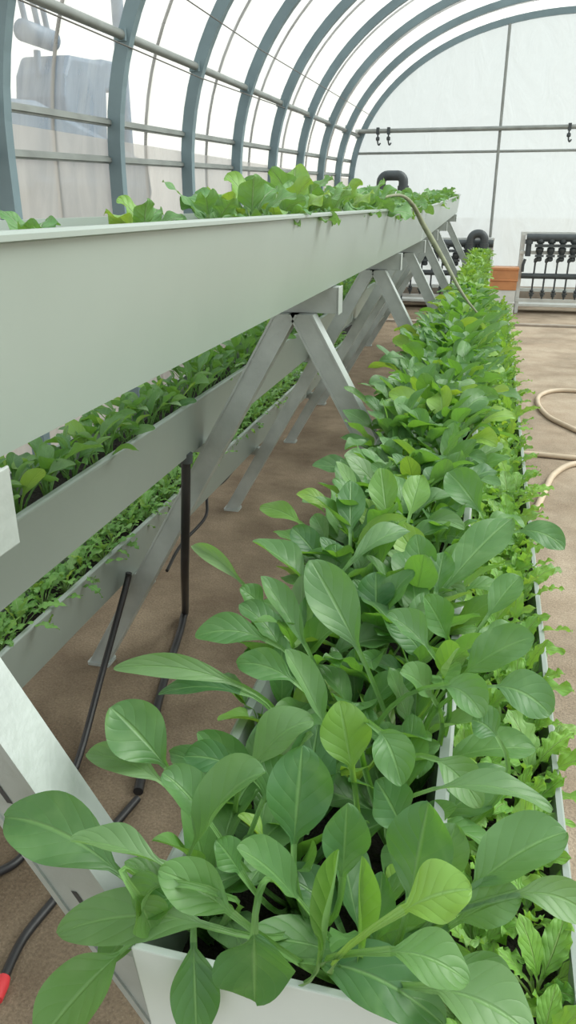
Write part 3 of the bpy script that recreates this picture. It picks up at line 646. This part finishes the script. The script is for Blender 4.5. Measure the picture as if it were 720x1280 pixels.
far_sp = [plant_mesh(spinach_leaves(np.random.default_rng(100 + i), 0.88, (13, 18), False, 0.16), 'spoon_leaf_plant', M['spinach'], True) for i in range(10)]
mid_sp = [plant_mesh(spinach_leaves(np.random.default_rng(200 + i), 0.95, (14, 19)), 'spoon_leaf_plant', M['spinach']) for i in range(12)]
far_sd = [plant_mesh([dict(d, tint=(d['tint'][0], 0.35 + 0.3 * ((j * 7) % 5) / 5, 0.05), jag=0.1) for j, d in enumerate(spinach_leaves(np.random.default_rng(800 + i), 0.72, (10, 14)))], 'seedling_plant', M['spinach'], True) for i in range(8)]
far_lt = [plant_mesh(lettuce_leaves(np.random.default_rng(300 + i), 0.95), 'lettuce_plant', M['lettuce'], True) for i in range(8)]
mid_lt = [plant_mesh(lettuce_leaves(np.random.default_rng(400 + i), 1.0), 'lettuce_plant', M['lettuce']) for i in range(10)]
kale = [plant_mesh(kale_leaves(np.random.default_rng(500 + i), 1.0), 'broad_leaf_plant', M['kale']) for i in range(8)]
fold = [plant_mesh(fold_leaves(np.random.default_rng(600 + i), 0.9), 'folded_leaf_plant', M['spinach']) for i in range(10)]
mizu = [plant_mesh(mizuna_leaves(np.random.default_rng(700 + i), 1.0), 'feathery_leaf_plant', M['mizuna']) for i in range(8)]

for p in front:
    r = p['root']; y = r[1]; row, k = p['row'], p['k']
    if y < 1.72:
        lab = 'green plant in the %s row of front trough, %s from its near end' % (row, ORD[k])
        e = empty('spoon_leaf_plant', lab, 'plant', tuple(r), FG)
        for d in p['hero']:
            lm = LeafMesh(); d = dict(d); outw = nrm((d['base'] - r) * (1, 1, 0))
            for q in ('base', 'ctrl', 'tip'): d[q] = d[q] - r
            lm.leaf(root=outw * 0.006, **d); lm.obj('leaf', M['spinach'], e)
        fill = spinach_leaves(rng, 0.84, (9, 12), low=True, yel=0.05) if y < 0.8 else spinach_leaves(rng, 0.88, (13, 18), low=False, yel=0.07)
        for d in fill:
            lm = LeafMesh(); lm.leaf(**d); lm.obj('leaf', M['spinach'], e)
    elif y < 5.2:
        if y > 3.6: r = np.array([-0.113 + (r[0] + 0.113) * 0.8, r[1], r[2]])
        sc = 1.05 * rng.uniform(0.9, 1.1) if y < 4.5 else rng.uniform(0.8, 1.0)
        ms = mid_sp if y < 3.4 else far_sp
        st = stretch(y)
        if p['hero']:
            e = empty('spoon_leaf_plant', 'green plant in the %s row of front trough, %s from its near end' % (row, ORD[k] if k < 20 else 'farther'), 'plant', tuple(r), FG)
            o = bpy.data.objects.new('foliage', ms[rng.integers(len(ms))]); COL.objects.link(o); o.parent = e; o.rotation_euler.z = rng.uniform(0, 6.28); o.scale = (0.8,) * 3
            for d in p['hero']:
                lm = LeafMesh(); d = dict(d)
                for q in ('base', 'ctrl', 'tip'): d[q] = d[q] - r
                lm.leaf(root=np.zeros(3), **d); lm.obj('leaf', M['spinach'], e)
        else:
            place('spoon_leaf_plant', ms[rng.integers(len(ms))], r, rng.uniform(0, 6.28), sc,
                  'green plant, %s row of front trough, %s' % (row, STN[st] if st else 'just before second A-frame'), 'plant', 'greens in the front trough, %s row, %s' % (row, STN[st]))
    else:
        st = stretch(y)
        place('seedling_plant', far_sd[rng.integers(8)], (-0.113 + (r[0] + 0.113) * 0.75, r[1], r[2] + 0.01), rng.uniform(0, 6.28), rng.uniform(0.8, 1.0),
              'yellow-green seedling, %s row of front trough, %s' % (row, STN[st]), 'plant', 'yellow-green seedlings in the front trough, %s row, %s' % (row, STN[st]))

# low right trough: pale lettuce, two staggered rows
for row, x0 in (('left', 0.07), ('right', 0.155)):
    y = 0.42 if row == 'left' else 0.50; k = 0
    while y < 8.9:
        st = stretch(y); loc = (x0 + rng.uniform(-0.02, 0.02), y, 0.51 - 0.072)
        ms = mid_lt if y < 3 else far_lt
        sc = rng.uniform(0.9, 1.2) * (1.03 if y > 1.2 else 0.85)
        if y < 1.7:
            lab = 'pale lettuce in the %s row of low right trough, %s from its near end' % (row, ORD[k]); gr = 'lettuces in the low right trough'
        else:
            lab = 'pale lettuce, %s row of low right trough, %s' % (row, STN[st] if st else 'just before second A-frame'); gr = 'lettuces in the low right trough, %s row, %s' % (row, STN[st])
        place('lettuce_plant', ms[rng.integers(len(ms))], loc, rng.uniform(0, 6.28), sc, lab, 'plant', gr)
        y += 0.115 if y < 3 else 0.13; k += 1

# top trough: broad blue-green leaves, gaps at the near end
ytop = [0.83, 1.12] + list(np.arange(1.40, 9.2, 0.15))
for i, y in enumerate(ytop):
    st = stretch(y); x = -0.49 + rng.uniform(-0.035, 0.035)
    sc = 0.42 if i == 0 else (0.5 if i == 1 else 0.7 if y < 1.5 else rng.uniform(0.72, 0.98) if y < 4.6 else rng.uniform(0.6, 0.8))
    if i == 0: lab, gr = 'small ragged green plant alone at the near left of the top trough', None
    elif i < 12: lab, gr = 'broad-leaved plant in top trough, %s right of the lone small one' % ORD[i - 1], 'broad-leaved plants in the top trough'
    else: lab, gr = 'broad-leaved plant in the top trough, %s' % STN[st], 'broad-leaved plants in the top trough, %s' % STN[st]
    place('broad_leaf_plant', kale[rng.integers(8)], (x, y, 1.528 - 0.052 + (rise(y) if y > 4.87 else 0)), rng.uniform(0, 6.28), sc, lab, 'plant', gr)
# middle tier
for row, x0 in (('front', -0.842), ('rear', -0.895)):
    y = 0.7 if row == 'front' else 0.76; k = 0
    while y < 7.0:
        st = stretch(y)
        if y < 2.165 and k < 20: lab, gr = 'folded-leaf green in the %s row of middle trough, %s from the left' % (row, ORD[k]), 'folded-leaf greens in the middle trough'
        else: lab, gr = 'folded-leaf green, %s row of middle trough, %s' % (row, STN[st]), 'folded-leaf greens in the middle trough, %s row, %s' % (row, STN[st])
        place('folded_leaf_plant', fold[rng.integers(10)], (x0 + rng.uniform(-0.01, 0.01), y, 1.02 - 0.06), rng.uniform(0, 6.28), rng.uniform(0.6, 0.88), lab, 'plant', gr)
        y += 0.10 if y < 4 else 0.14; k += 1
# lowest tier
for row, x0 in (('front', -1.155), ('rear', -1.222)):
    y = 1.0 if row == 'front' else 1.05; k = 0
    while y < 6.5:
        st = stretch(y)
        if y < 2.165 and k < 20: lab, gr = 'feathery green in the %s row of lowest trough, %s from the left' % (row, ORD[k]), 'feathery greens in the lowest trough'
        else: lab, gr = 'feathery green, %s row of lowest trough, %s' % (row, STN[st]), 'feathery greens in the lowest trough, %s row, %s' % (row, STN[st])
        place('feathery_leaf_plant', mizu[rng.integers(8)], (x0 + rng.uniform(-0.015, 0.015), y, 0.51 - 0.052), rng.uniform(0, 6.28), rng.uniform(0.8, 1.05), lab, 'plant', gr)
        y += 0.115 if y < 4 else 0.15; k += 1

# dry stalk fallen from the top trough on to the front trough
sk = MB(); pts = smooth_path([(-0.44, 3.05, 1.56), (-0.385, 3.35, 1.578), (-0.345, 3.5, 1.545), (-0.30, 3.6, 1.46), (-0.20, 3.55, 1.32), (-0.10, 3.4, 1.19), (-0.02, 3.27, 1.12)], 8)
sk.tube(pts, list(np.interp(np.linspace(0, 1, len(pts)), [0, 0.25, 0.55, 1], [0.004, 0.007, 0.012, 0.003])), 8)
tag(sk.build('dry_stalk', M['stalk']), 'long olive dry stalk hanging from the top trough down to the front trough', 'stalk')

# ------------------------------------------------------------------ far end: pipe racks, crate, step
def valve(b, x, y, z, s=1.0):
    b.lathe([(0.018 * s, -0.06 * s), (0.032 * s, -0.05 * s), (0.032 * s, -0.02 * s), (0.022 * s, -0.015 * s), (0.022 * s, 0.015 * s), (0.032 * s, 0.02 * s), (0.032 * s, 0.05 * s), (0.018 * s, 0.06 * s)], (x, y, z), 12)
    b.box(x - 0.045 * s, x + 0.045 * s, y - 0.05 * s, y - 0.03 * s, z - 0.012 * s, z + 0.012 * s)
def pipe_rack(x0, x1, y, label, zt=1.10, n=7):
    root = empty('irrigation_pipe_rack', label, 'pipe rack', (x0, y, 0), 'irrigation pipe racks'); W = x1 - x0
    for x in (0.02, W - 0.02):
        for dy in (0.0, 0.40):
            b = MB(); b.box(x - 0.026, x + 0.026, dy - 0.025, dy + 0.025, 0, zt if dy else zt, 0); b.build('post', M['white'], root, 0.004)
    for z, dy in ((zt - 0.25, -0.026), (0.19, -0.026), (0.52, 0.40), (0.30, 0.40), (zt, 0.40), (zt + 0.012, 0.0)):
        b = MB(); b.box(-0.01, W + 0.01, dy - 0.018, dy + 0.018, z - 0.024, z + 0.024); b.build('rail', M['white'], root, 0.004)
    b = MB(); b.box(0.0, W, -0.02, 0.42, 0.10, 0.135); b.build('bottom_shelf', M['white'], root, 0.004)
    b = MB(); b.tube([(0.10, -0.08, zt - 0.30), (0.10, -0.08, zt - 0.06)], 0.04, 12); b.tube([(0.06, -0.08, zt - 0.045), (W, -0.08, zt - 0.045)], 0.055, 14); b.lathe([(0.055, 0), (0.055, 0.06)], (0.10, -0.08, zt - 0.13), 14); b.build('header_pipe', M['blackp'], root)
    b = MB(); b.tube([(0.07, -0.08, zt - 0.34), (0.05, -0.08, zt - 0.42), (0.05, -0.08, 0.60)], 0.022, 10); b.tube([(0.04, -0.08, 0.545), (W, -0.08, 0.545)], 0.04, 14); b.build('header_pipe', M['blackp'], root)
    for i in range(n):
        x = 0.26 + 0.155 * i
        if x > W - 0.08: break
        b = MB(); b.tube([(x, -0.08, zt - 0.06), (x, -0.08, zt - 0.36)], 0.036, 10); vp = b.build('valve_pipe', M['blackp'], root)
        for zz_, s_ in ((zt - 0.15, 1.7), (zt - 0.29, 1.35)): b = MB(); valve(b, x, -0.08, zz_, s_); b.build('valve', M['blackp'], vp)
        b = MB(); b.tube([(x - 0.04, -0.08, 0.80), (x - 0.045, -0.08, 0.56), (x - 0.05, -0.08, 0.22)], 0.013, 8)
        b.lathe([(0.012, -0.03), (0.024, -0.02), (0.024, 0.02), (0.012, 0.03)], (x - 0.042, -0.08, 0.76), 10); op = b.build('outlet_pipe', M['blackp'], root); b = MB(); valve(b, x - 0.05, -0.08, 0.30, 0.85); b.build('valve', M['blackp'], op)
    return root
pipe_rack(0.42, 1.75, 12.3, 'white-framed rack of black irrigation pipes and valves on the floor at right', 1.12, 8)
pipe_rack(-1.55, 0.02, 12.55, 'white-framed rack of dark pipes seen between the A-frame legs at the far end', 1.02, 8)
def uloop(name, x, y, w, z0, z1, r, label):
    b = MB(); q = 0.09
    pts = [(x - w / 2, y, z0), (x - w / 2, y, z1 - q)] + [(x - w / 2 + q - q * math.cos(a), y, z1 - q + q * math.sin(a)) for a in np.linspace(0.3, PI / 2, 5)] + \
          [(x + w / 2 - q + q * math.sin(a), y, z1 - q + q * math.cos(a)) for a in np.linspace(0, PI / 2 - 0.3, 5)] + [(x + w / 2, y, z1 - q), (x + w / 2, y, z0)]
    b.tube(pts, r, 14)
    for sx in (-1, 1): b.lathe([(r * 1.2, 0), (r * 1.2, 0.09)], (x + sx * w / 2, y, z1 - q - 0.14), 14)
    return tag(b.build(name, M['blackp']), label, 'pipe')
uloop('return_bend_pipe', -1.52, 12.3, 0.33, 0.0, 1.92, 0.07, 'tall dark inverted-U pipe rising behind the top trough')
uloop('return_bend_pipe', -0.215, 12.35, 0.20, 0.0, 1.12, 0.06, 'short dark inverted-U pipe behind the far end of the front trough')
cr = empty('plastic_crate', 'orange plastic crate on the floor beyond the low right trough', 'crate', (0.2, 12.1, 0))
b = MB()
for (zz0, zz1, i_) in ((0.36, 0.50, 0), (0.50, 0.66, 0.01)):
    b.prism([(-0.20 - i_, -0.16), (0.20 + i_, -0.16), (0.20 + i_, 0.16), (-0.20 - i_, 0.16)], zz0, zz1 - 0.012)
b.box(-0.215, 0.215, -0.175, 0.175, 0.64, 0.675); b.box(-0.215, 0.215, -0.175, 0.175, 0.488, 0.506)
b.build('crate_body', M['orange'], cr, 0.006)
b = MB(); b.box(-0.19, 0.19, -0.15, 0.15, 0.0, 0.36); b.box(-0.2, 0.2, -0.16, 0.16, 0.17, 0.19); o = b.build('lower_crate', M['white'], cr, 0.006); o['label'] = 'white lower half'
s = MB(); s.box(-2.35, 4.35, 10.9, 11.0, 0.0, 0.03, 0); s.box(-2.35, 4.35, 13.2, 13.46, 0.0, 0.28)
struct(s.build('trim_1', M['concrete'], None, 0.006))

# ------------------------------------------------------------------ outside, seen through the film
mc = empty('loader_machine', 'blue-grey machine standing outside, blurred through the plastic film at upper left', 'machine', (-4.0, 7.3, 0))
b = MB(); b.box(-0.5, 0.5, -1.6, 0.9, 0.9, 1.75, 0, 0.2); b.build('chassis', M['machine'], mc, 0.05)
b = MB()
for k_, (yy, zz) in enumerate(((-1.9, 1.75), (-1.2, 2.28), (-0.6, 2.2), (0.2, 2.05), (0.75, 1.75))): pass
b.prism([(-1.9, 1.6), (0.9, 1.6), (0.8, 1.95), (0.0, 2.10), (-1.2, 2.30), (-1.9, 2.26)], -0.45, 0.45, 0, 'x'); b.build('hood', M['machine'], mc, 0.06)
b = MB(); b.prism([(-0.40, 1.95), (0.30, 1.95), (0.38, 2.55), (0.30, 2.80), (-0.30, 2.76), (-0.42, 2.6), (-0.46, 2.42)], -0.25, 0.25, 0, 'x'); b.build('engine_block', M['machine'], mc, 0.04)
b = MB(); b.prism([(0.30, 2.55), (0.70, 2.58), (0.76, 2.85), (0.42, 2.83), (0.30, 2.76)], -0.22, 0.22, 0, 'x'); b.build('light_box', M['machine'], mc, 0.03)
b = MB(); b.lathe([(0.04, -0.29), (0.085, -0.28), (0.085, 0.20), (0.04, 0.22)], (0, -0.34, 2.90), 20, 0, 'y'); b.box(-0.05, 0.05, -0.05, 0.02, 2.62, 2.80); b.tube(smooth_path([(0, -0.42, 2.78), (0, -0.42, 2.6), (0, -0.30, 2.5), (0, -0.2, 2.48)], 5), 0.03, 8); b.build('drum', M['machine'], mc)
for yy in (-0.55, -0.35, -0.2):
    b = MB(); b.tube(smooth_path([(0, yy, 2.95), (0, yy - 0.08, 3.2), (0, yy - 0.22, 3.4), (0, yy - 0.4, 3.5)], 5), 0.025, 8); b.build('hydraulic_hose', M['machine'], mc)
for sx in (-0.6, 0.6):
    for yy, r_ in ((-1.3, 0.5), (0.5, 0.5)):
        b = MB(); b.lathe([(0.2, -0.14), (r_ - 0.05, -0.14), (r_, -0.08), (r_, 0.08), (r_ - 0.05, 0.14), (0.2, 0.14)], (sx, yy, r_), 24, 0, 'x'); b.build('wheel', M['tyre'], mc)
ut = MB(); ut.tube([(-7, 15.0, 0), (-7, 15.0, 8)], [0.12, 0.10], 12); tag(ut.build('utility_pole', M['machine']), 'pale blue upright pole outside, seen through film beside the second rib', 'pole')

# ------------------------------------------------------------------ light, camera
wd = bpy.data.worlds.new('hazy_sky'); SC.world = wd; wd.use_nodes = True
nt = wd.node_tree; bg = nt.nodes['Background']
tc = nt.nodes.new('ShaderNodeTexCoord'); sp = nt.nodes.new('ShaderNodeSeparateXYZ'); nt.links.new(tc.outputs['Generated'], sp.inputs[0])
rp = nt.nodes.new('ShaderNodeValToRGB'); e = rp.color_ramp.elements
e[0].position = 0.0; e[0].color = (0.98, 0.985, 0.93, 1); e[1].position = 0.8; e[1].color = (0.90, 0.97, 1.0, 1)
nt.links.new(sp.outputs['Z'], rp.inputs['Fac']); nt.links.new(rp.outputs['Color'], bg.inputs['Color'])
bg.inputs['Strength'].default_value = 1.15
sl = bpy.data.lights.new('sun', 'SUN'); sl.energy = 3.9; sl.angle = math.radians(40); sl.color = (0.97, 1.0, 0.965)
so = bpy.data.objects.new('sun', sl); COL.objects.link(so)
so.rotation_euler = Vector((-0.62, -0.25, -0.66)).to_track_quat('-Z', 'Y').to_euler()

cd = bpy.data.cameras.new('camera'); co = bpy.data.objects.new('camera', cd); COL.objects.link(co)
cd.sensor_fit = 'AUTO'; cd.sensor_width = 36; cd.lens = F / 1280 * 36; cd.clip_start = 0.02; cd.clip_end = 300
R = ROT
m3 = Matrix(((R[0, 0], -R[0, 1], -R[0, 2]), (R[1, 0], -R[1, 1], -R[1, 2]), (R[2, 0], -R[2, 1], -R[2, 2])))
co.matrix_world = Matrix.Translation((0, 0, H)) @ m3.to_4x4()
SC.camera = co

vs = SC.view_settings; vs.view_transform = 'Standard'; vs.look = 'None'; vs.gamma = 1.0; vs.exposure = 0.34; vs.use_curve_mapping = False
SC.cycles.max_bounces = 8; SC.cycles.transparent_max_bounces = 12; SC.cycles.transmission_bounces = 6; SC.cycles.diffuse_bounces = 4
SC.cycles.use_denoising = True; SC.cycles.caustics_reflective = False; SC.cycles.caustics_refractive = False
SC.cycles.sample_clamp_indirect = 6
